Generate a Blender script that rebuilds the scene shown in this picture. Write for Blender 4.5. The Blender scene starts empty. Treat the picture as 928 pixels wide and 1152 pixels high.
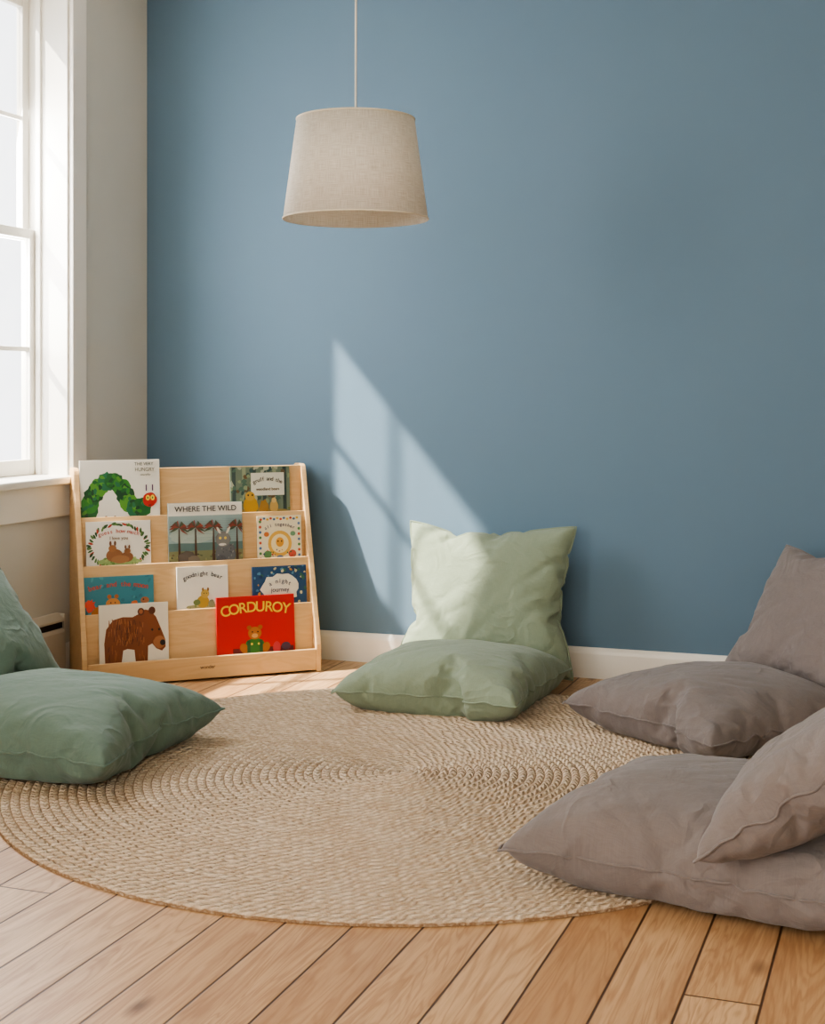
import bpy, bmesh, math, random
from mathutils import Vector, Matrix, noise
random.seed(7)
S = bpy.context.scene
COL = S.collection

# ------------------------------------------------------------ helpers
def lin(c):
    return tuple((x/255/12.92 if x/255 <= .04045 else ((x/255+.055)/1.055)**2.4) for x in c)+(1,)

class NT:
    def __init__(s, name):
        s.m = bpy.data.materials.new(name); s.m.use_nodes = True
        s.t = s.m.node_tree; s.n = s.t.nodes; s.b = s.n['Principled BSDF']
    def new(s, ty, **kw):
        n = s.n.new(ty)
        for k, v in kw.items(): setattr(n, k, v)
        return n
    def link(s, a, b): s.t.links.new(a, b)
    def put(s, sock, v):
        if hasattr(v, 'is_output'): s.link(v, sock)
        else: sock.default_value = v
    def math(s, op, a, b=0.0, c=0.0):
        n = s.new('ShaderNodeMath', operation=op)
        s.put(n.inputs[0], a); s.put(n.inputs[1], b); s.put(n.inputs[2], c)
        return n.outputs[0]
    def mix(s, f, a, b, blend='MIX'):
        n = s.new('ShaderNodeMix', data_type='RGBA', blend_type=blend)
        s.put(n.inputs[0], f); s.put(n.inputs[6], a); s.put(n.inputs[7], b)
        return n.outputs[2]
    def obj(s):
        return s.new('ShaderNodeTexCoord').outputs['Object']
    def noise(s, vec, scale, detail=3, rough=.5, dist=0):
        n = s.new('ShaderNodeTexNoise')
        if vec is not None: s.link(vec, n.inputs['Vector'])
        n.inputs['Scale'].default_value = scale; n.inputs['Detail'].default_value = detail
        n.inputs['Roughness'].default_value = rough; n.inputs['Distortion'].default_value = dist
        return n.outputs['Fac']
    def comb(s, x, y, z):
        n = s.new('ShaderNodeCombineXYZ')
        for i, v in enumerate((x, y, z)): s.put(n.inputs[i], v)
        return n.outputs[0]
    def sep(s, v):
        n = s.new('ShaderNodeSeparateXYZ'); s.link(v, n.inputs[0]); return n.outputs
    def ramp(s, f, lo, hi):
        n = s.new('ShaderNodeMapRange'); s.put(n.inputs[0], f)
        n.inputs[1].default_value = lo; n.inputs[2].default_value = hi
        return n.outputs[0]
    def bump(s, h, strength=.3, dist=.01, normal=None):
        n = s.new('ShaderNodeBump'); s.link(h, n.inputs['Height'])
        n.inputs['Strength'].default_value = strength; n.inputs['Distance'].default_value = dist
        if normal is not None: s.link(normal, n.inputs['Normal'])
        s.link(n.outputs[0], s.b.inputs['Normal']); return n.outputs[0]
    def color(s, v): s.put(s.b.inputs['Base Color'], v)
    def rough(s, v): s.put(s.b.inputs['Roughness'], v)

def plain(name, rgb, rough=.6, metal=0, nb=None, var=.06):
    k = NT(name); c = lin(rgb)
    o = k.obj(); f = k.noise(o, 6, 4)
    dark = tuple(x*(1-var*2) for x in c[:3])+(1,)
    k.color(k.mix(f, dark, tuple(min(1, x*(1+var)) for x in c[:3])+(1,)))
    k.rough(rough); k.b.inputs['Metallic'].default_value = metal
    if nb: k.bump(k.noise(o, nb[0], 3), nb[1], nb[2])
    return k.m

def fabric(name, rgb, sheen=.15, mott=.12, wrinkle=.25):
    k = NT(name); c = lin(rgb); o = k.obj()
    x, y, z = k.sep(o)
    f1 = k.noise(o, 7, 4, .6); f2 = k.noise(o, 90, 3, .6)
    fx = k.noise(k.comb(k.math('MULTIPLY', x, 40), k.math('MULTIPLY', y, 900), z), 1, 2)
    fy = k.noise(k.comb(k.math('MULTIPLY', x, 900), k.math('MULTIPLY', y, 40), z), 1, 2)
    wv = k.math('ADD', fx, fy)
    dark = tuple(v*(1-mott*2.2) for v in c[:3])+(1,); lite = tuple(min(1, v*(1+mott)) for v in c[:3])+(1,)
    base = k.mix(f1, dark, lite)
    base = k.mix(k.math('MULTIPLY', k.ramp(wv, .75, 1.25), .22), base, tuple(min(1, v*1.6) for v in c[:3])+(1,))
    k.color(base); k.rough(.9)
    k.b.inputs['Sheen Weight'].default_value = sheen; k.b.inputs['Sheen Roughness'].default_value = .5
    w1 = k.noise(o, 5, 2, .5, 1.2)
    r1 = k.math('SUBTRACT', 1, k.ramp(k.math('ABSOLUTE', k.math('SUBTRACT', w1, .5)), 0, .10))
    mask = k.ramp(k.noise(o, 4, 2), .45, .65)
    cr = k.math('ADD', k.math('MULTIPLY', k.math('MULTIPLY', r1, mask), .5), k.math('MULTIPLY', k.noise(o, 11, 3, .5, .8), 1.0))
    n1 = k.bump(cr, wrinkle, .022)
    h = k.math('ADD', k.math('MULTIPLY', wv, .5), k.math('MULTIPLY', f2, .6))
    k.bump(h, .35, .002, n1)
    return k.m

def obj_from(name, verts, faces, mats=(), parent=None, smooth=False):
    me = bpy.data.meshes.new(name); me.from_pydata(verts, [], faces); me.update()
    o = bpy.data.objects.new(name, me); COL.objects.link(o)
    for m in mats: me.materials.append(m)
    if smooth:
        for p in me.polygons: p.use_smooth = True
    if parent: o.parent = parent
    return o

def fixn(o):
    bm = bmesh.new(); bm.from_mesh(o.data); bmesh.ops.recalc_face_normals(bm, faces=bm.faces)
    bm.to_mesh(o.data); bm.free()

def box(name, a, b, mat, parent=None, bev=0.0, seg=2):
    x0, y0, z0 = a; x1, y1, z1 = b
    v = [(x0,y0,z0),(x1,y0,z0),(x1,y1,z0),(x0,y1,z0),(x0,y0,z1),(x1,y0,z1),(x1,y1,z1),(x0,y1,z1)]
    f = [(0,3,2,1),(4,5,6,7),(0,1,5,4),(1,2,6,5),(2,3,7,6),(3,0,4,7)]
    o = obj_from(name, v, f, [mat], parent)
    if bev:
        m = o.modifiers.new('bevel', 'BEVEL'); m.width = bev; m.segments = seg; m.limit_method = 'ANGLE'
    return o

def prism(name, prof, axis, t0, t1, mat, parent=None, bev=0.0):
    n = len(prof); v = []
    for t in (t0, t1):
        for p in prof:
            v.append((t, p[0], p[1]) if axis == 'x' else (p[0], t, p[1]))
    f = [tuple(range(n)), tuple(range(2*n-1, n-1, -1))]
    f += [(i, (i+1) % n, n+(i+1) % n, n+i) for i in range(n)]
    o = obj_from(name, v, f, [mat], parent); fixn(o)
    if bev:
        m = o.modifiers.new('bevel', 'BEVEL'); m.width = bev; m.segments = 2; m.limit_method = 'ANGLE'
    return o

def empty(name, loc=(0,0,0), rz=0):
    e = bpy.data.objects.new(name, None); e.empty_display_size = .1
    e.location = loc; e.rotation_euler = (0, 0, rz); COL.objects.link(e); return e

def tube(name, pts, r, mat, parent=None, cyclic=False):
    cu = bpy.data.curves.new(name, 'CURVE'); cu.dimensions = '3D'; cu.bevel_depth = r; cu.bevel_resolution = 3
    sp = cu.splines.new('POLY'); sp.points.add(len(pts)-1)
    for p, q in zip(sp.points, pts): p.co = (*q, 1)
    sp.use_cyclic_u = cyclic
    cu.materials.append(mat)
    o = bpy.data.objects.new(name, cu); COL.objects.link(o)
    if parent: o.parent = parent
    return o

# ------------------------------------------------------------ room materials
def wall_mat(name, rgb, var=.03):
    k = NT(name); c = lin(rgb); o = k.obj()
    k.color(k.mix(k.noise(o, 2.5, 5, .6), tuple(v*(1-var) for v in c[:3])+(1,), tuple(v*(1+var) for v in c[:3])+(1,)))
    k.rough(.75); k.b.inputs['Specular IOR Level'].default_value = .3
    k.bump(k.noise(o, 160, 4, .6), .12, .002)
    return k.m
M_blue = wall_mat('blue_paint', (102, 126, 144))
M_white = wall_mat('offwhite_paint', (208, 206, 197))
M_ceil = wall_mat('ceiling_paint', (226, 224, 216))
M_trim = plain('trim_enamel', (238, 234, 224), .38, nb=(30, .05, .001), var=.02)

def floor_mat():
    k = NT('pine_planks'); o = k.obj(); x, y, z = k.sep(o)
    W = .150
    px = k.math('DIVIDE', x, W); idx = k.math('FLOOR', px); fx = k.math('FRACT', px)
    wn = k.new('ShaderNodeTexWhiteNoise', noise_dimensions='1D'); k.link(idx, wn.inputs['W'])
    ys = k.math('ADD', k.math('DIVIDE', y, 3.4), k.math('MULTIPLY', wn.outputs[0], 5.3))
    seg = k.math('FLOOR', ys); fy = k.math('FRACT', ys)
    wn2 = k.new('ShaderNodeTexWhiteNoise', noise_dimensions='2D'); k.link(k.comb(idx, seg, 0), wn2.inputs['Vector'])
    r = wn2.outputs[0]
    off = k.math('MULTIPLY', r, 37.0)
    g1 = k.noise(k.comb(k.math('MULTIPLY', x, 9), k.math('MULTIPLY', y, .9), off), 1, 3, .55, 1.4)
    rings = k.math('MULTIPLY', k.math('ADD', k.math('SINE', k.math('MULTIPLY', g1, 64)), 1), .5)
    rings = k.math('POWER', rings, 2.4)
    g2 = k.noise(k.comb(k.math('MULTIPLY', x, 140), k.math('MULTIPLY', y, 4), off), 1, 4, .6)
    g3 = k.noise(k.comb(k.math('MULTIPLY', x, 16), k.math('MULTIPLY', y, 1.8), off), 1, 5, .65)
    g4 = k.noise(o, 2.2, 4, .6)
    base = k.mix(r, lin((182, 141, 100)), lin((216, 179, 136)))
    base = k.mix(k.math('MULTIPLY', k.ramp(g4, .4, .7), .25), base, lin((186, 142, 100)))
    base = k.mix(k.math('MULTIPLY', rings, .45), base, lin((152, 106, 68)))
    base = k.mix(k.math('MULTIPLY', k.ramp(g3, .48, .70), .5), base, lin((146, 100, 64)))
    base = k.mix(k.math('MULTIPLY', k.ramp(g2, .45, .75), .38), base, lin((140, 100, 66)))
    kn = k.new('ShaderNodeTexVoronoi'); kn.inputs['Scale'].default_value = 1
    k.link(k.comb(k.math('MULTIPLY', x, 5.5), k.math('MULTIPLY', y, 2.2), off), kn.inputs['Vector'])
    knot = k.ramp(kn.outputs['Distance'], .13, .03)
    base = k.mix(k.math('MULTIPLY', knot, .85), base, lin((88, 54, 32)))
    ex = k.math('MINIMUM', fx, k.math('SUBTRACT', 1, fx)); ey = k.math('MINIMUM', fy, k.math('SUBTRACT', 1, fy))
    sx = k.ramp(ex, .010, .026); sy = k.ramp(ey, .0004, .0010)
    seam = k.math('MULTIPLY', sx, sy)
    base = k.mix(k.math('SUBTRACT', 1, seam), base, lin((76, 50, 32)))
    k.color(base)
    k.rough(k.math('ADD', .34, k.math('MULTIPLY', g2, .18)))
    k.bump(k.math('ADD', seam, k.math('MULTIPLY', g2, .10)), .5, .003)
    return k.m
M_floor = floor_mat()

# ------------------------------------------------------------ room shell
XL, XR, YB, YF, H = -3.41, 1.5, 5.75, -2.2, 3.1
T = .24
box('floor', (XL-T, YF-T, -.12), (XR+T, YB+T, 0), M_floor)
box('ceiling', (XL-T, YF-T, H), (XR+T, YB+T, H+.12), M_ceil)
box('wall_back', (XL-T, YB, 0), (XR+T, YB+T, H), M_blue)
box('wall_right', (XR, YF, 0), (XR+T, YB, H), M_white)
WIN = [(4.12, 5.116, .83, 2.88), (-1.35, .45, .83, 2.88)]
W3 = (-2.5, .6, .83, 2.88)
ys = [YF, WIN[1][0], WIN[1][1], WIN[0][0], WIN[0][1], YB]
def addbox(V, F, a, b):
    n = len(V); x0, y0, z0 = a; x1, y1, z1 = b
    V.extend([(x0,y0,z0),(x1,y0,z0),(x1,y1,z0),(x0,y1,z0),(x0,y0,z1),(x1,y0,z1),(x1,y1,z1),(x0,y1,z1)])
    F.extend([tuple(n+i for i in q) for q in [(0,3,2,1),(4,5,6,7),(0,1,5,4),(1,2,6,5),(2,3,7,6),(3,0,4,7)]])
V = []; F = []
addbox(V, F, (XL-T, ys[0], 0), (XL, ys[1], H)); addbox(V, F, (XL-T, ys[2], 0), (XL, ys[3], H)); addbox(V, F, (XL-T, ys[4], 0), (XL, ys[5], H))
for w in WIN:
    addbox(V, F, (XL-T, w[0], 0), (XL, w[1], w[2])); addbox(V, F, (XL-T, w[0], w[3]), (XL, w[1], H))
obj_from('wall_left', V, F, [M_white])
V = []; F = []
addbox(V, F, (XL-T, YF-T, 0), (W3[0], YF, H)); addbox(V, F, (W3[1], YF-T, 0), (XR+T, YF, H))
addbox(V, F, (W3[0], YF-T, 0), (W3[1], YF, W3[2])); addbox(V, F, (W3[0], YF-T, W3[3]), (W3[1], YF, H))
obj_from('wall_front', V, F, [M_white])

def window(name, y0, y1, z0, z1, cols=3):
    e = empty(name, (XL, (y0+y1)/2, z0))
    def b(n, a, c, bev=.003):
        return box(n, Vector(a)-e.location, Vector(c)-e.location, M_trim, e, bev)
    j = .018
    b('jamb_far', (XL-T+.01, y1-j, z0), (XL+.002, y1-.0005, z1)); b('jamb_near', (XL-T+.01, y0+.0005, z0), (XL+.002, y0+j, z1))
    b('jamb_head', (XL-T+.01, y0+j, z1-j), (XL+.002, y1-j, z1-.0005))
    for yy in ((y1-j-.014, y1-j), (y0+j, y0+j+.014)):
        b('stop', (XL-.15, yy[0], z0), (XL-.125, yy[1], z1-j))
    cw = .10
    b('casing_far', (XL+.0005, y1-.006, z0), (XL+.022, y1+cw, z1+cw), .005); b('casing_near', (XL+.0005, y0-cw, z0), (XL+.022, y0+.006, z1+cw), .005)
    b('casing_head', (XL+.0005, y0-cw, z1-.006), (XL+.024, y1+cw, z1+cw+.01), .005)
    b('sill', (XL-T+.01, y0+.001, z0-.028), (XL+.001, y1-.001, z0+.004), .004)
    b('stool', (XL+.0005, y0-cw-.03, z0-.028), (XL+.065, y1+cw+.02, z0+.004), .008)
    b('apron', (XL+.0005, y0-cw, z0-.165), (XL+.022, y1+cw, z0-.029), .004)
    zm = (z0+z1)/2+.02
    def sash(tag, x, za, zb, bot):
        st = .042; ya = y0+j+.002; yb_ = y1-j-.002
        b(tag+'_stile_a', (x, ya, za), (x+.032, ya+st, zb)); b(tag+'_stile_b', (x, yb_-st, za), (x+.032, yb_, zb))
        b(tag+'_rail_low', (x, ya+st, za), (x+.032, yb_-st, za+bot)); b(tag+'_rail_top', (x, ya+st, zb-.042), (x+.032, yb_-st, zb))
        for i in range(1, cols):
            yc = ya+st+(yb_-ya-2*st)*i/cols
            b(tag+'_muntin', (x+.006, yc-.010, za+bot), (x+.026, yc+.010, zb-.042), .002)
        zc = (za+bot+zb-.042)/2
        b(tag+'_muntin_h', (x+.005, ya+st, zc-.010), (x+.027, yb_-st, zc+.010), .002)
        box(tag+'_glass', Vector((x+.014, ya+st, za+bot))-e.location, Vector((x+.018, yb_-st, zb-.042))-e.location, M_glass, e)
    sash('lower_sash', XL-.185, z0+.005, zm, .065)
    sash('upper_sash', XL-.222, zm-.045, z1-j-.001, .045)
    return e
k = NT('window_glass')
k.n.remove(k.b)
tr = k.new('ShaderNodeBsdfTransparent'); gl = k.new('ShaderNodeBsdfGlossy'); gl.inputs['Roughness'].default_value = .02
mx = k.new('ShaderNodeMixShader'); mx.inputs[0].default_value = .05
k.link(tr.outputs[0], mx.inputs[1]); k.link(gl.outputs[0], mx.inputs[2]); k.link(mx.outputs[0], k.n['Material Output'].inputs[0])
M_glass = k.m
window('window_1', *WIN[0]); window('fill_window_2', *WIN[1], cols=4)  # second one is out of view, added to let in soft side light
w3 = window('fill_window_3', -(W3[1]-W3[0])/2, (W3[1]-W3[0])/2, .83, 2.88, cols=6)  # unseen window behind the camera, added for soft frontal fill
w3.location = ((W3[0]+W3[1])/2, YF, .83); w3.rotation_euler = (0, 0, math.pi/2)

def baseboard(name, a, b, axis):
    h = .126
    prof = [(0, 0), (.018, 0), (.018, h-.025), (.014, h-.012), (.008, h-.004), (.006, h), (0, h)]
    if axis == 'back': return prism(name, [(YB-.0005-p[0], p[1]) for p in prof], 'x', a, b, M_trim)
    if axis == 'left': return prism(name, [(XL+.0005+p[0], p[1]) for p in prof], 'y', a, b, M_trim)
    return prism(name, [(XR-.0005-p[0], p[1]) for p in prof], 'y', a, b, M_trim)
baseboard('baseboard_back', XL+.02, XR-.02, 'back')
baseboard('baseboard_right', YF, YB-.02, 'right')
baseboard('baseboard_left', 5.04, YB-.001, 'left')

M_heat = plain('heater_enamel', (206, 200, 186), .4, var=.02); M_dark = plain('heater_dark_fins', (38, 36, 34), .5)
hh = empty('baseboard_heater', (XL, 3.5, 0))
prism('cover', [(.001, .02), (.050, .02), (.050, .19), (.043, .205), (.001, .205)], 'y', -2.4, 1.51, M_heat, hh, .002)
box('slot', (.001, -2.4, .205), (.036, 1.51, .232), M_dark, hh)
prism('hood', [(.001, .232), (.047, .232), (.047, .242), (.02, .266), (.001, .266)], 'y', -2.4, 1.51, M_heat, hh, .002)
box('end_cap', (.001, 1.51, .0), (.046, 1.522, .264), M_heat, hh, .003)

# ------------------------------------------------------------ jute rug
def jute():
    k = NT('braided_jute'); o = k.obj(); x, y, z = k.sep(o)
    P = .0270
    r = k.math('SQRT', k.math('ADD', k.math('MULTIPLY', x, x), k.math('MULTIPLY', y, y)))
    th = k.math('ARCTAN2', y, x)
    wob = k.noise(o, 12, 2); wob2 = k.noise(o, 60, 2)
    rw = k.math('ADD', r, k.math('MULTIPLY', k.math('SUBTRACT', wob2, .5), .006))
    rr = k.math('SUBTRACT', k.math('DIVIDE', rw, P), k.math('DIVIDE', th, 2*math.pi))
    idx = k.math('FLOOR', rr); f = k.math('FRACT', rr)
    arc = k.math('MULTIPLY', th, k.math('MULTIPLY', k.math('ADD', idx, .5), P))
    ab = k.math('ABSOLUTE', k.math('SUBTRACT', f, .5))
    ph = k.math('ADD', k.math('ADD', k.math('MULTIPLY', arc, 2*math.pi/.030), k.math('MULTIPLY', ab, 8.0)), k.math('MULTIPLY', wob, 14))
    side = k.math('MULTIPLY', k.math('GREATER_THAN', f, .5), math.pi)
    chev = k.math('MULTIPLY', k.math('ADD', k.math('SINE', k.math('ADD', ph, side)), 1), .5)
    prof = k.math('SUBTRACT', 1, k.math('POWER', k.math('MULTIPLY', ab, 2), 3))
    fib = k.noise(o, 280, 4, .75); big = k.noise(o, 3.0, 4, .6); mid = k.noise(o, 50, 4, .75)
    wn = k.new('ShaderNodeTexWhiteNoise', noise_dimensions='1D'); k.link(idx, wn.inputs['W'])
    cell = k.new('ShaderNodeTexWhiteNoise', noise_dimensions='2D')
    k.link(k.comb(idx, k.math('FLOOR', k.math('DIVIDE', k.math('ADD', k.math('ADD', ph, side), 1.57), 2*math.pi)), 0), cell.inputs['Vector'])
    base = k.mix(k.ramp(mid, .3, .7), lin((200, 172, 140)), lin((246, 230, 206)))
    base = k.mix(k.math('MULTIPLY', k.math('POWER', cell.outputs[0], 1.5), .5), base, lin((184, 152, 120)))
    base = k.mix(k.math('MULTIPLY', wn.outputs[0], .2), base, lin((206, 176, 142)))
    base = k.mix(k.math('MULTIPLY', k.ramp(big, .4, .7), .15), base, lin((216, 186, 150)))
    base = k.mix(k.math('MULTIPLY', k.ramp(fib, .45, .7), .5), base, lin((252, 242, 222)))
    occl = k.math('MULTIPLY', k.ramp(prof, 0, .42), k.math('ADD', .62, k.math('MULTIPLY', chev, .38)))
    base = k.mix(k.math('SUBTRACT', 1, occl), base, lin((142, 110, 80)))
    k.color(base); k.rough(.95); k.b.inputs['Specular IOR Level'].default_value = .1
    h = k.math('ADD', k.math('MULTIPLY', k.math('MULTIPLY', chev, prof), 1.2), k.math('ADD', k.math('MULTIPLY', fib, .4), k.math('MULTIPLY', mid, .7)))
    k.bump(h, .9, .008)
    return k.m, P
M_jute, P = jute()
NR = 46; SM = 6; NA = 360
V = []; F = []
for a in range(NA+1):
    th = -math.pi+2*math.pi*a/NA
    for j in range(NR):
        for s in range(SM):
            q = s/SM
            rr = (j+q+th/(2*math.pi))*P
            if rr < 0: rr = 0
            cx, sy = math.cos(th), math.sin(th)
            wv = noise.noise(Vector((rr*9*cx, rr*9*sy, 0)))*.0015+noise.noise(Vector((rr*60*cx, rr*60*sy, 2)))*.0022
            zz = .007+.0065*math.sqrt(max(0, 1-(2*q-1)**2))+wv
            V.append((rr*cx, rr*sy, zz))
    rr = (NR+th/(2*math.pi))*P
    V.append((rr*math.cos(th), rr*math.sin(th), .006)); V.append((rr*math.cos(th), rr*math.sin(th), .0005))
C = NR*SM+2
for a in range(NA):
    for i in range(C-1):
        F.append((a*C+i, a*C+i+1, (a+1)*C+i+1, (a+1)*C+i))
rug = obj_from('round_jute_rug', V, F, [M_jute], smooth=True)
rug.location = (-1.519, 4.10, .0005)

# ------------------------------------------------------------ pendant lamp
k = NT('linen_shade'); o_ = k.obj(); x, y, z = k.sep(o_)
th = k.math('MULTIPLY', k.math('ARCTAN2', y, x), .2)
a1 = k.noise(k.comb(k.math('MULTIPLY', th, 900), k.math('MULTIPLY', z, 25), 0), 1, 2)
a2 = k.noise(k.comb(k.math('MULTIPLY', th, 25), k.math('MULTIPLY', z, 700), 3), 1, 2)
w = k.math('MULTIPLY', k.math('ADD', a1, a2), .5)
colr = k.mix(k.ramp(w, .35, .65), lin((214, 206, 190)), lin((250, 246, 236)))
k.color(colr); k.rough(.9); k.bump(w, .3, .001)
tl = k.new('ShaderNodeBsdfTranslucent'); k.link(colr, tl.inputs[0])
mx = k.new('ShaderNodeMixShader'); mx.inputs[0].default_value = .30
k.link(k.b.outputs[0], mx.inputs[1]); k.link(tl.outputs[0], mx.inputs[2]); k.link(mx.outputs[0], k.n['Material Output'].inputs[0])
M_shade = k.m
M_cord = plain('cord_fabric', (215, 210, 198), .8); M_metal = plain('brushed_steel', (170, 170, 168), .35, 1)
M_tape = plain('shade_trim_tape', (218, 208, 188), .85)
lamp = empty('pendant_lamp', (-1.67, 4.07, 1.727))
n = 96; R0, R1, HS = .2265, .184, .312
V = []; F = []
for i in range(n):
    a = 2*math.pi*i/n
    for (r, zz) in ((R0, 0), (R1, HS)): V.append((r*math.cos(a), r*math.sin(a), zz))
for i in range(n):
    jn = (i+1) % n; F.append((2*i, 2*jn, 2*jn+1, 2*i+1))
sh = obj_from('shade', V, F, [M_shade], lamp, True)
m = sh.modifiers.new('t', 'SOLIDIFY'); m.thickness = .003
def circ(r, z, n=72): return [(r*math.cos(2*math.pi*i/n), r*math.sin(2*math.pi*i/n), z) for i in range(n)]
tube('rim_bottom', circ(R0, .002), .0028, M_tape, lamp, True); tube('rim_top', circ(R1, HS-.001), .0028, M_tape, lamp, True)
for i in range(3):
    a = 2*math.pi*i/3+.4
    tube('spider_arm', [(0, 0, HS-.04), (R1*.9*math.cos(a), R1*.9*math.sin(a), HS-.02), (R1*.985*math.cos(a), R1*.985*math.sin(a), HS-.004)], .002, M_metal, lamp)
tube('fitter_ring', circ(.021, HS-.04, 24), .003, M_metal, lamp, True)
def lathe(name, prof, mat, parent, n=32):
    V = []; F = []; m_ = len(prof)
    for i in range(n):
        a = 2*math.pi*i/n
        for r, z in prof: V.append((r*math.cos(a), r*math.sin(a), z))
    for i in range(n):
        jn = (i+1) % n
        for q in range(m_-1): F.append((i*m_+q, jn*m_+q, jn*m_+q+1, i*m_+q+1))
    return obj_from(name, V, F, [mat], parent, True)
lathe('socket', [(.001, HS+.02), (.012, HS+.018), (.019, HS), (.019, HS-.07), (.001, HS-.07)], M_metal, lamp)
M_bulb = plain('frosted_bulb', (235, 232, 224), .3)
lathe('bulb', [(.013, HS-.07), (.016, HS-.09), (.029, HS-.12), (.030, HS-.14), (.022, HS-.16), (.001, HS-.168)], M_bulb, lamp)
tube('cord', [(0, 0, HS+.01), (.001, 0, .8), (0, 0, H-1.727-.02)], .0035, M_cord, lamp)
lathe('ceiling_canopy', [(.001, H-1.727-.045), (.02, H-1.727-.043), (.055, H-1.727-.02), (.06, H-1.727-.001), (.001, H-1.727-.001)], M_tape, lamp)

# ------------------------------------------------------------ cushions (inflated cloth)
def flat_pillow(n=46):
    V = []; F = []; top = {}; bot = {}
    for i in range(n+1):
        for j in range(n+1):
            u = i/n*2-1; v = j/n*2-1
            e = (1-u*u)*(1-v*v)
            top[i, j] = len(V); V.append((u*.5, v*.5, .012*e**.5))
            if i in (0, n) or j in (0, n): bot[i, j] = top[i, j]
            else:
                bot[i, j] = len(V); V.append((u*.5, v*.5, -.012*e**.5))
    for i in range(n):
        for j in range(n):
            F.append((top[i, j], top[i+1, j], top[i+1, j+1], top[i, j+1]))
            F.append((bot[i, j], bot[i, j+1], bot[i+1, j+1], bot[i+1, j]))
    B = [top[i, 0] for i in range(n)]+[top[n, j] for j in range(n)]+[top[i, n] for i in range(n, 0, -1)]+[top[0, j] for j in range(n, 0, -1)]
    return V, F, B

PV, PF, PB = flat_pillow()
def simulate(seed):
    random.seed(seed)
    vv = [(x+random.uniform(-.001, .001)*(abs(z) > .001), y+random.uniform(-.001, .001)*(abs(z) > .001), z+random.uniform(-.002, .002)*(abs(z) > .001)) for x, y, z in PV]
    o = obj_from('sim_tmp', vv, PF)
    m = o.modifiers.new('c', 'CLOTH'); s = m.settings
    s.quality = 6; s.mass = .25; s.tension_stiffness = 18; s.compression_stiffness = 18; s.shear_stiffness = 6
    s.bending_stiffness = .4; s.air_damping = 2; s.use_pressure = True; s.uniform_pressure_force = 2.6
    s.effector_weights.gravity = 0
    m.point_cache.frame_start = 1; m.point_cache.frame_end = 50
    for f in range(1, 40): S.frame_set(f)
    dg = bpy.context.evaluated_depsgraph_get()
    me = o.evaluated_get(dg).to_mesh()
    out = [tuple(v.co) for v in me.vertices]
    bpy.data.objects.remove(o, do_unlink=True)
    S.frame_set(1)
    return out
def analytic():
    out = []
    for x, y, z in PV:
        u = x*2; v = y*2; e = max(0, (1-u*u)*(1-v*v))
        s = 1 if z > 0 else -1
        out.append((x*(1-.06*(1-v*v)*abs(u)**2), y*(1-.06*(1-u*u)*abs(v)**2), s*.17*e**.42 if e > 0 else 0))
    return out
def normalise(vs):
    xs = [v[0] for v in vs]; ys_ = [v[1] for v in vs]; zs = [v[2] for v in vs]
    sx = max(xs)-min(xs); sy = max(ys_)-min(ys_); sz = max(zs)-min(zs)
    cx = (max(xs)+min(xs))/2; cy = (max(ys_)+min(ys_))/2; cz = (max(zs)+min(zs))/2
    print('PILLOW dims', sx, sy, sz)
    return [((x-cx)/sx, (y-cy)/sy, (z-cz)/sz) for x, y, z in vs], (sx, sy, sz)
BASES = []
for sd in (1, 5):
    try:
        vs = simulate(sd); nv, d = normalise(vs)
        if not (0.5 < d[0] < 1.2 and .1 < d[2] < .9) or len(vs) != len(PV): raise ValueError(str(d))
    except Exception as ex:
        print('SIM FALLBACK', ex); nv, d = normalise(analytic())
    BASES.append(nv)

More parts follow.
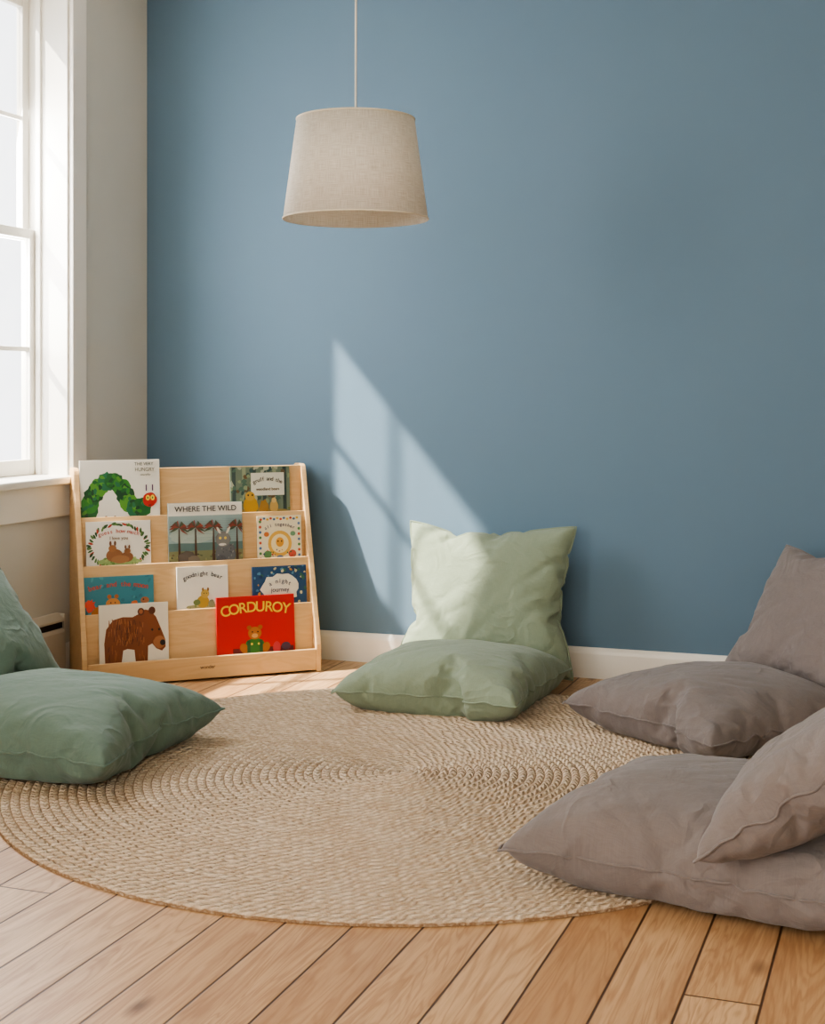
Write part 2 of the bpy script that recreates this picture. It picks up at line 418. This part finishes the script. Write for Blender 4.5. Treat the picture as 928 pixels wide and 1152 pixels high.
def cushion(mat, size, center, ax, ay, base=0, seat=False, seed=0, dents=(), crease=1.0, full=None, bow=.045):
    w, l, t = size
    ax = Vector(ax).normalized(); ay = Vector(ay).normalized(); az = ax.cross(ay).normalized(); ay = az.cross(ax).normalized()
    full = full or (.80 if seat else .84)
    pts = []
    for (x, y, z) in BASES[base]:
        e = max(0, (1-(2*x)**2))*max(0, (1-(2*y)**2))
        zz = math.copysign(.5*(abs(2*z))**full, z)
        xx = x*(1+bow*max(0, 1-(2*y)**2)); yy = y*(1+bow*max(0, 1-(2*x)**2))
        cn = (abs(2*x)*abs(2*y))**4
        xx *= 1-.015*cn; yy *= 1-.015*cn
        X, Y, Z = xx*w, yy*l, zz*t
        sg = 1 if z > 0 else -1
        p = Vector((x*2.2+seed*7.3, y*2.2, sg+seed))
        Z += crease*.014*noise.noise(p)*min(1, e*3)*(1 if z > 0 else .3)
        ed = max(abs(x), abs(y))*2
        al = (y if abs(x) > abs(y) else x)
        pk = noise.noise(Vector((al*15+seed*3, sg*2.0, seed*1.7+(3 if abs(x) > abs(y) else 0)+(5 if x+y > 0 else 0))))
        mk = max(0, (ed-.5)/.5); mk = mk*mk*min(1, max(0, 1-ed)*10)
        Z += sg*crease*.018*pk*mk*min(1, max(0, 1-2*abs(al))*3)
        fd = noise.noise(Vector(((x-y)*5+seed, (x+y)*1.2, sg*3)))
        fo = max(0, .18-abs(fd))/.18
        Z -= sg*crease*.008*fo*fo*min(1, e*4)*max(0, noise.noise(Vector((x*3, y*3, seed)))+.4)
        if seat:
            fl = -t*.30
            if Z < fl: Z = fl-(fl-Z)*.06
        for (dx, dy, dr, dd) in dents:
            g = math.exp(-(((x-dx)**2+(y-dy)**2)/dr**2))
            if z > 0: Z -= dd*g
        if not seat:
            Z *= 1.0+.18*(-2*y)*.7
            X *= 1+.02*(-2*y)
        pts.append(Vector((X, Y, Z)))
    if seat:
        mz = min(p.z for p in pts)
        for p in pts: p.z -= mz
    o = obj_from('floor_cushion', [tuple(p) for p in pts], PF, [mat], smooth=True)
    fixn(o)
    ss = o.modifiers.new('s', 'SUBSURF'); ss.levels = 1; ss.render_levels = 2
    o.matrix_world = Matrix((( ax.x, ay.x, az.x, center[0]), (ax.y, ay.y, az.y, center[1]), (ax.z, ay.z, az.z, center[2]), (0, 0, 0, 1)))
    tube('seam_piping', [tuple(pts[i]) for i in PB], .0036, mat, o, True)
    return o

M_sage = fabric('sage_cotton', (130, 142, 120), mott=.05, wrinkle=.36)
M_teal = fabric('eucalyptus_cotton', (98, 118, 105), mott=.06, wrinkle=.36)
M_grey = fabric('taupe_linen', (118, 109, 105), mott=.10, wrinkle=.48)

# sage pair at wall
cushion(M_sage, (.73, .74, .28), (-1.685, 5.11, .001), (1, -.02, 0), (.02, 1, 0), 0, True, 1)
cushion(M_sage, (.76, .63, .21), (-1.705, 5.57, .335), (1, .0, .01), (0, .22, .975), 1, False, 2)
# eucalyptus pair on left
cushion(M_teal, (.84, .80, .30), (-2.65, 3.90, .015), (1, .03, 0), (-.03, 1, 0), 1, True, 3)
cushion(M_teal, (.74, .70, .22), (-3.10, 3.98, .40), (0, 1, 0), (-.58, 0, .815), 0, False, 4)
# taupe pair far
cushion(M_grey, (.76, .76, .27), (-.68, 4.90, .015), (.79, -.61, 0), (.61, .79, 0), 0, True, 5, crease=1.4)
cushion(M_grey, (.69, .58, .20), (-.35, 5.25, .365), (.79, -.61, 0), (.36, .465, .81), 1, False, 6, crease=1.4)
# taupe pair near
cushion(M_grey, (.88, .82, .29), (-.46, 3.54, .015), (.985, -.174, 0), (.174, .985, 0), 1, True, 7, crease=1.4)
cushion(M_grey, (.69, .69, .22), (-.15, 3.37, .380), (-.15, -.99, 0), (.8, -.05, .6), 0, False, 8, crease=1.4)

# ------------------------------------------------------------ book display shelf
def plywood():
    k = NT('birch_plywood'); o = k.obj(); x, y, z = k.sep(o)
    g = k.noise(k.comb(k.math('MULTIPLY', x, 2.0), k.math('MULTIPLY', y, 9), k.math('MULTIPLY', z, 14)), 1, 3, .55, 1.0)
    rg = k.math('MULTIPLY', k.math('ADD', k.math('SINE', k.math('MULTIPLY', g, 34)), 1), .5)
    fine = k.noise(k.comb(k.math('MULTIPLY', x, 9), k.math('MULTIPLY', y, 200), k.math('MULTIPLY', z, 200)), 1, 3)
    b = k.mix(k.math('MULTIPLY', rg, .36), lin((216, 180, 132)), lin((194, 152, 102)))
    b = k.mix(k.math('MULTIPLY', fine, .25), b, lin((180, 140, 92)))
    k.color(b); k.rough(.5); k.bump(fine, .08, .001)
    return k.m
M_ply = plywood()
TH = math.radians(42); SW, SD, SH = 1.0, .33, .87
SHLOC = (-3.15, 4.813, 0)
shelf = empty('book_display_shelf', SHLOC, TH)
def yl(z): return .004+.22*(z-.1)/.77
prof = [(0, 0), (0, .115), (.212, .845), (.220, .862), (.236, .87), (.310, .87), (.327, .862), (.330, .845), (.330, 0)]
prism('side_left', prof, 'x', 0, .022, M_ply, shelf, .003)
prism('side_right', prof, 'x', SW-.022, SW, M_ply, shelf, .003)
ZK = [.097, .287, .477, .670, .865]
for i in range(4):
    z0 = ZK[i]; y0 = yl(z0)
    box('ledge', (.022, y0+.012, z0-.042), (SW-.022, y0+.062, z0-.030), M_ply, shelf, .001)
    z1 = ZK[i+1]; y1 = yl(z1)
    prism('back_panel', [(y0+.044, z0-.045), (y1, z1), (y1+.012, z1), (y0+.056, z0-.045)], 'x', .022, SW-.022, M_ply, shelf, .002)
box('fascia', (.022, .001, .008), (SW-.022, .016, ZK[0]), M_ply, shelf, .003)
box('rear_stretcher', (.022, .31, .05), (SW-.022, .325, .15), M_ply, shelf, .002)
box('rear_stretcher', (.022, .31, .72), (SW-.022, .325, .84), M_ply, shelf, .002)
box('base', (.022, .02, .03), (SW-.022, .31, .045), M_ply, shelf, .002)
M_ink = plain('stamp_ink', (60, 45, 36), .7)
def textobj(s, size, loc, mat, parent, rot=(math.pi/2, 0, 0), align='CENTER', ext=.0002, sx=1):
    cu = bpy.data.curves.new('lettering', 'FONT'); cu.body = s; cu.size = size; cu.align_x = align; cu.align_y = 'CENTER'
    cu.extrude = ext; cu.offset = size*.012
    cu.materials.append(mat)
    o = bpy.data.objects.new('lettering', cu); COL.objects.link(o); o.parent = parent
    o.location = loc; o.rotation_euler = rot; o.scale = (sx, 1, 1); return o
textobj('wonder', .020, (SW/2+.01, .0006, .055), M_ink, shelf)

# ------------------------------------------------------------ books
books = empty('picture_books', SHLOC, TH)
KX = 1.0/.93
CM = {}
def cm(rgb):
    if rgb not in CM: CM[rgb] = plain('print_%02x%02x%02x' % rgb, tuple(int(c*.95) for c in rgb), .35, var=.05)
    return CM[rgb]
M_pages = plain('paper_pages', (236, 230, 214), .9, nb=(300, .2, .001))

class Book:
    def __init__(s, tier, xc, w, h, rgb, lean=.085, th=.011, lift=0):
        w *= 1.06; xc *= KX
        z0 = ZK[tier]-.029; y0 = yl(ZK[tier])+.025
        s.w, s.h = w, h
        s.e = bpy.data.objects.new('book', None); COL.objects.link(s.e); s.e.parent = books
        s.e.empty_display_size = .02
        s.e.location = (xc-w/2, y0, z0+lift); s.e.rotation_euler = (-lean, 0, 0)
        box('front_cover', (0, 0, 0), (w, .002, h), cm(rgb), s.e, .0007)
        box('back_cover', (0, th-.002, 0), (w, th, h), cm(rgb), s.e, .0007)
        box('spine', (0, .001, 0), (.002, th-.001, h), cm(rgb), s.e)
        box('pages', (.002, .0021, .003), (w-.003, th-.0021, h-.003), M_pages, s.e)
        s.V = []; s.F = []; s.mi = []; s.mats = []; s.L = 0
    def poly(s, pts, rgb):
        s.L += 1; y = -.0002-.00004*s.L
        n = len(s.V); s.V += [(min(max(p[0], .002), .998)*s.w, y, min(max(p[1], .004), .996)*s.h) for p in pts]
        s.F.append(tuple(range(n, n+len(pts))))
        if rgb not in s.mats: s.mats.append(rgb)
        s.mi.append(s.mats.index(rgb))
    def ell(s, cx, cy, rx, ry, rgb, rot=0, n=22, jit=0):
        P_ = []
        asp = s.h/s.w
        for i in range(n):
            a = 2*math.pi*i/n; k_ = 1+random.uniform(-jit, jit)
            X = rx*math.cos(a)*k_; Yv = ry*math.sin(a)*k_*asp
            P_.append((cx+X*math.cos(rot)-Yv*math.sin(rot), cy+(X*math.sin(rot)+Yv*math.cos(rot))/asp))
        s.poly(P_, rgb)
    def rect(s, x0, y0, x1, y1, rgb): s.poly([(x0, y0), (x1, y0), (x1, y1), (x0, y1)], rgb)
    def text(s, t, size, cx, cy, rgb, sx=1):
        textobj(t, size, (cx*s.w, -.0008-.00004*s.L, cy*s.h), cm(rgb), s.e, sx=sx)
    def arctext(s, t, size, cx, cy, rx, rise, rgb):
        n = len(t)
        for i, ch in enumerate(t):
            if ch == ' ': continue
            q = (i-(n-1)/2)/((n-1)/2)
            x = cx+rx*q; y = cy+rise*(1-q*q)
            o = textobj(ch, size, (x*s.w, -.0008-.00004*s.L, y*s.h), cm(rgb), s.e)
            o.rotation_euler = (math.pi/2, math.atan2(2*rise*q*s.h, rx*s.w), 0)
    def speck(s, n, x0, x1, y0, y1, r, cols):
        for i in range(n):
            s.ell(random.uniform(x0, x1), random.uniform(y0, y1), r*random.uniform(.5, 1.2), r*random.uniform(.5, 1.2), cols[i % len(cols)], rot=random.random()*3, n=7, jit=.3)
    def done(s):
        if s.V:
            o = obj_from('cover_art', s.V, s.F, [cm(r) for r in s.mats], s.e)
            for p, i in zip(o.data.polygons, s.mi): p.material_index = i

W_ = (238, 234, 222)
random.seed(11)
# tier 3 (top)
b = Book(3, .175, .312, .262, W_)
g = [(26, 100, 46), (54, 132, 46), (20, 76, 40), (90, 152, 52), (36, 112, 74)]
arc = [(.11, .18), (.13, .32), (.17, .46), (.24, .58), (.33, .66), (.43, .66), (.51, .57), (.56, .44), (.61, .31), (.69, .23), (.78, .25)]
for i, (x, y) in enumerate(arc):
    b.ell(x, y, .115, .145, g[i % 5], rot=i*.3, jit=.12)
for i, (x, y) in enumerate(arc):
    for q in range(5): b.ell(x+random.uniform(-.06, .06), y+random.uniform(-.08, .08), .022, .045, g[(i+q+1) % 5], rot=random.random()*3, jit=.25, n=10)
for i in range(6): b.ell(.10+.11*i, .07 if i not in (2, 3) else .09, .018, .03, (120, 80, 40))
b.ell(.87, .36, .09, .115, (190, 40, 32), jit=.04); b.ell(.845, .39, .026, .044, (245, 215, 70)); b.ell(.905, .39, .026, .044, (245, 215, 70))
b.ell(.845, .39, .01, .018, (40, 110, 50)); b.ell(.905, .39, .01, .018, (40, 110, 50)); b.ell(.87, .27, .02, .012, (110, 30, 30))
b.rect(.82, .50, .835, .60, (90, 50, 90)); b.rect(.90, .50, .915, .60, (90, 50, 90))
b.text('THE VERY', .018, .80, .93, (90, 100, 80)); b.text('HUNGRY', .022, .81, .84, (130, 130, 110), .9); b.text('caterpillar', .012, .82, .76, (130, 130, 110), .9)
b.done()
b = Book(3, .735, .25, .222, (112, 128, 108))
for i in range(6): b.rect(.03+.17*i, 0, .09+.17*i, 1, [(60, 80, 78), (150, 160, 130), (52, 70, 66)][i % 3])
b.speck(60, 0, 1, .3, 1, .05, [(80, 112, 96), (140, 156, 120), (54, 84, 80), (176, 180, 156), (110, 90, 60)])
b.ell(.5, .0, .6, .2, (150, 130, 70), jit=.1); b.speck(20, 0, 1, 0, .2, .03, [(110, 120, 60), (180, 160, 90), (90, 80, 50)])
b.rect(.34, .44, .90, .88, (222, 220, 204)); b.ell(.33, .25, .12, .18, (190, 148, 44), jit=.08); b.ell(.32, .43, .08, .09, (196, 156, 60)); b.ell(.29, .45, .014, .02, (40, 30, 20)); b.ell(.36, .45, .014, .02, (40, 30, 20))
b.ell(.55, .2, .08, .15, (160, 120, 50), jit=.1); b.ell(.72, .22, .07, .12, (196, 160, 90)); b.ell(.72, .34, .04, .05, (210, 176, 110)); b.arctext('gruff and the', .024, .62, .70, .23, .06, (70, 66, 60)); b.text('woodland bears', .018, .62, .56, (90, 70, 50), .9)
b.done()
# tier 2
b = Book(2, .160, .250, .206, W_)
for i in range(60):
    a = 2*math.pi*i/60; b.ell(.5+.45*math.cos(a)+random.uniform(-.02, .02), .5+.44*math.sin(a)+random.uniform(-.02, .02), .04, .022, [(50, 90, 48), (96, 130, 70), (70, 110, 56), (176, 64, 46), (40, 80, 44)][i % 5], rot=a*2, jit=.2, n=10)
b.ell(.5, .20, .34, .09, (150, 176, 110), jit=.1); b.speck(20, .2, .8, .13, .26, .025, [(110, 140, 70), (170, 190, 120)]); b.ell(.43, .32, .13, .13, (150, 100, 60)); b.ell(.62, .28, .10, .10, (140, 92, 56)); b.ell(.52, .24, .14, .08, (166, 116, 72))
b.ell(.40, .46, .06, .07, (160, 108, 64)); b.ell(.63, .40, .05, .055, (150, 100, 60)); b.ell(.37, .56, .018, .05, (120, 76, 46)); b.ell(.44, .56, .018, .05, (120, 76, 46)); b.ell(.60, .48, .015, .04, (120, 76, 46)); b.ell(.66, .48, .015, .04, (120, 76, 46))
b.arctext('guess how much', .023, .5, .74, .30, .06, (176, 60, 46)); b.text('I love you', .019, .5, .66, (120, 90, 60)); b.done()
b = Book(2, .50, .30, .272, (150, 172, 170))
b.rect(0, .80, 1, 1, W_); b.rect(0, 0, 1, .26, (128, 130, 92)); b.rect(0, .26, 1, .38, (96, 124, 120)); b.ell(.3, .5, .3, .12, (170, 186, 176), jit=.1)
b.speck(50, 0, 1, .02, .25, .022, [(150, 150, 100), (96, 104, 70), (110, 96, 66), (70, 80, 56)])
for i in range(14): b.rect(random.random()*.8, .40+.028*i, 1, .403+.028*i, (120, 146, 146))
for x in (.14, .36, .60, .92):
    b.poly([(x-.018, .1), (x+.018, .1), (x+.008, .60), (x-.006, .60)], (80, 56, 40))
    for q in range(11):
        a = math.pi*(q-1.5)/8; b.poly([(x, .62), (x+.06*math.cos(a), .64+.10*math.sin(a)), (x+.14*math.cos(a+.12), .57+.12*math.sin(a)), (x+.05*math.cos(a), .59+.06*math.sin(a))], [(140, 66, 50), (70, 86, 64), (110, 60, 48)][q % 3])
b.ell(.76, .20, .14, .17, (104, 106, 108), jit=.05); b.ell(.70, .10, .07, .08, (90, 92, 96)); b.ell(.73, .42, .10, .12, (124, 124, 120), jit=.06); b.ell(.67, .56, .016, .06, (224, 218, 200), rot=.5); b.ell(.80, .56, .016, .06, (224, 218, 200), rot=-.5); b.ell(.69, .44, .018, .02, (230, 200, 90)); b.ell(.76, .44, .018, .02, (230, 200, 90)); b.ell(.72, .34, .05, .02, (226, 220, 210))
b.speck(26, .64, .88, .06, .34, .012, [(80, 80, 84), (140, 140, 136)])
b.ell(.24, .16, .12, .10, (92, 84, 76), jit=.1); b.ell(.33, .12, .08, .07, (120, 110, 96), jit=.1)
b.text('WHERE THE WILD', .032, .5, .90, (44, 40, 40), 1.0); b.done()
b = Book(2, .80, .185, .205, (238, 226, 192))
for i in range(12): b.ell(.08+.075*i, .93+.02*(i % 2), .03, .025, [(200, 70, 50), (70, 110, 150), (230, 180, 60)][i % 3])
for i in range(16): b.ell(.06 if i % 2 else .94, .06+.055*i, .03, .03, [(90, 140, 80), (210, 90, 60), (90, 120, 160)][i % 3])
b.ell(.5, .42, .27, .27, (226, 176, 80)); b.ell(.5, .42, .20, .20, (246, 226, 170)); b.ell(.5, .45, .09, .10, (226, 160, 60)); b.ell(.46, .47, .015, .02, (70, 50, 40)); b.ell(.54, .47, .015, .02, (70, 50, 40)); b.ell(.22, .2, .09, .08, (96, 140, 90)); b.ell(.78, .2, .09, .08, (200, 90, 70)); b.ell(.5, .12, .08, .06, (90, 120, 160)); b.ell(.2, .62, .06, .05, (210, 120, 60)); b.ell(.8, .62, .06, .05, (120, 160, 120))
b.speck(24, .12, .88, .08, .3, .018, [(70, 110, 70), (180, 70, 60), (60, 80, 120)])
b.arctext('all together', .020, .5, .75, .32, .07, (60, 60, 100)); b.done()
# tier 1
b = Book(1, .150, .272, .176, (58, 134, 148))
b.speck(30, 0, 1, 0, 1, .04, [(50, 118, 134), (80, 156, 166)])
b.ell(.3, .2, .18, .14, (206, 130, 60), jit=.08); b.ell(.42, .38, .10, .12, (216, 146, 74)); b.ell(.37, .54, .03, .05, (190, 110, 50)); b.ell(.47, .54, .03, .05, (190, 110, 50)); b.ell(.39, .40, .01, .016, (40, 30, 24)); b.ell(.45, .40, .01, .016, (40, 30, 24)); b.ell(.85, .2, .10, .16, (150, 90, 50)); b.ell(.10, .34, .07, .16, (226, 80, 56), jit=.25); b.ell(.63, .16, .09, .10, (226, 186, 90), jit=.15); b.ell(.72, .36, .05, .06, (230, 120, 60), jit=.2)
b.ell(.87, .42, .06, .08, (166, 104, 60)); b.ell(.85, .44, .012, .02, (30, 20, 16)); b.arctext('bear and the moon', .029, .5, .74, .40, .08, (206, 70, 44)); b.done()
b = Book(1, .475, .205, .200, W_)
b.ell(.5, .16, .33, .06, (160, 160, 120), jit=.1); b.speck(20, .2, .8, .10, .2, .02, [(120, 140, 80), (190, 180, 130)]); b.ell(.5, .27, .12, .13, (180, 150, 60)); b.ell(.54, .43, .08, .09, (190, 160, 76)); b.ell(.38, .26, .07, .06, (110, 130, 80)); b.ell(.50, .52, .02, .04, (150, 110, 50)); b.ell(.6, .52, .02, .04, (150, 110, 50)); b.ell(.52, .44, .01, .012, (40, 30, 20)); b.ell(.57, .44, .01, .012, (40, 30, 20)); b.ell(.66, .22, .06, .08, (130, 140, 110), jit=.2)
b.arctext('goodnight bear', .025, .5, .76, .36, .09, (44, 44, 56)); b.done()
b = Book(1, .785, .225, .186, (40, 78, 118))
random.seed(3)
b.speck(90, 0, 1, 0, 1, .035, [(214, 150, 56), (90, 140, 170), (36, 62, 100), (200, 190, 150), (60, 110, 90)])
b.ell(.5, .48, .34, .34, (232, 226, 206), jit=.12); b.arctext('a night', .026, .5, .60, .18, .06, (60, 70, 100)); b.text('journey', .026, .5, .46, (60, 70, 100)); b.text('by moonlight', .013, .5, .32, (60, 70, 100)); b.ell(.5, .12, .09, .09, (200, 110, 50)); b.done()
# tier 0
b = Book(0, .200, .265, .258, (236, 228, 208))
br = (134, 74, 38); br2 = (98, 52, 28)
b.poly([(.08, .06), (.07, .40), (.10, .62), (.20, .76), (.34, .80), (.48, .79), (.58, .84), (.66, .90), (.74, .88), (.82, .78), (.88, .62), (.95, .42), (.955, .30), (.90, .24), (.82, .28), (.76, .36), (.70, .33), (.69, .06), (.52, .06), (.50, .28), (.40, .30), (.34, .28), (.31, .06), (.10, .06)], br)
for i in range(110):
    x = random.uniform(.12, .66); y = random.uniform(.10 if (x < .28 or .55 < x < .66) else .34, .70); s_ = random.uniform(-.02, .02)
    b.poly([(x, y), (x+.010, y), (x+.014+s_, y+.08), (x+.004+s_, y+.08)], [br2, (156, 92, 50), (174, 110, 64)][i % 3])
b.ell(.60, .87, .05, .06, br2); b.ell(.76, .88, .05, .06, br2); b.ell(.60, .87, .028, .035, (160, 94, 52)); b.ell(.76, .58, .016, .02, (30, 24, 20)); b.ell(.86, .58, .014, .02, (30, 24, 20)); b.ell(.86, .38, .09, .10, (166, 108, 66), jit=.06); b.ell(.91, .37, .04, .045, (36, 26, 22))
b.done()
b = Book(0, .675, .318, .262, (200, 30, 32))
b.rect(.0, .0, 1, .10, (160, 24, 32)); b.rect(.2, .05, .98, .18, (104, 30, 38)); b.speck(24, .2, .98, .05, .18, .02, [(130, 40, 50), (80, 24, 36), (170, 50, 60)]); b.ell(.48, .20, .13, .13, (60, 120, 50), jit=.05); b.ell(.48, .41, .085, .10, (176, 110, 50)); b.ell(.41, .50, .03, .035, (160, 96, 40)); b.ell(.55, .50, .03, .035, (160, 96, 40))
b.ell(.48, .37, .04, .035, (216, 166, 96)); b.ell(.45, .43, .01, .012, (20, 16, 14)); b.ell(.52, .43, .01, .012, (20, 16, 14)); b.ell(.34, .18, .05, .08, (176, 110, 50), rot=.5); b.ell(.62, .18, .05, .08, (176, 110, 50), rot=-.5); b.ell(.44, .24, .015, .018, (240, 210, 90)); b.ell(.53, .24, .015, .018, (240, 210, 90))
b.rect(.38, .30, .42, .10, (40, 90, 50)); b.rect(.54, .30, .58, .10, (40, 90, 50)); b.ell(.76, .16, .05, .10, (196, 60, 70)); b.ell(.88, .18, .06, .06, (90, 60, 80))
b.arctext('CORDUROY', .060, .5, .77, .39, .05, (244, 204, 60)); b.done()

# ------------------------------------------------------------ light
sun = bpy.data.lights.new('sun', 'SUN'); sun.energy = 15.5; sun.angle = math.radians(1.2); sun.color = (1, .93, .82)
so = bpy.data.objects.new('sun', sun); COL.objects.link(so)
so.rotation_euler = Vector((1.462, 1, -1.754)).to_track_quat('-Z', 'Y').to_euler(); so.location = (-8, 0, 8)

def area(name, loc, d, sx, sy, e, col=(1, .97, .93)):
    l = bpy.data.lights.new(name, 'AREA'); l.shape = 'RECTANGLE'; l.size = sx; l.size_y = sy; l.energy = e; l.color = col
    o = bpy.data.objects.new(name, l); COL.objects.link(o); o.location = loc
    o.rotation_euler = Vector(d).to_track_quat('-Z', 'Z').to_euler()
area('added_window_light', (XL-T-.05, 4.62, 1.9), (1, 0, -.2), 1.0, 2.1, 130, (.98, .98, 1))
area('added_window_light', (XL-T-.05, -.45, 1.9), (1, .55, -.35), 1.8, 2.1, 160, (1, .96, .90))  # added fill lamp at the out-of-view left window
area('added_window_light', (-.95, YF-T-.05, 1.9), (-.2, 1, -.3), 3.1, 2.1, 40, (1, .95, .88))  # added weak frontal fill from behind the camera
Wd = bpy.data.worlds.new('World'); S.world = Wd; Wd.use_nodes = True
Wd.node_tree.nodes['Background'].inputs[0].default_value = (.94, .96, 1, 1)
Wd.node_tree.nodes['Background'].inputs[1].default_value = 2.9

# ------------------------------------------------------------ camera
cd = bpy.data.cameras.new('camera'); cam = bpy.data.objects.new('camera', cd); COL.objects.link(cam)
cd.sensor_width = 36; cd.sensor_fit = 'AUTO'; cd.lens = 1585/1152*36; cd.shift_y = -139/1152
cam.location = (0, 0, 1.2); cam.rotation_euler = (math.pi/2, 0, math.radians(20))
S.camera = cam
try:
    S.view_settings.view_transform = 'AgX'; S.view_settings.look = 'AgX - Medium High Contrast'; S.view_settings.exposure = .15
except Exception as ex: print(ex)
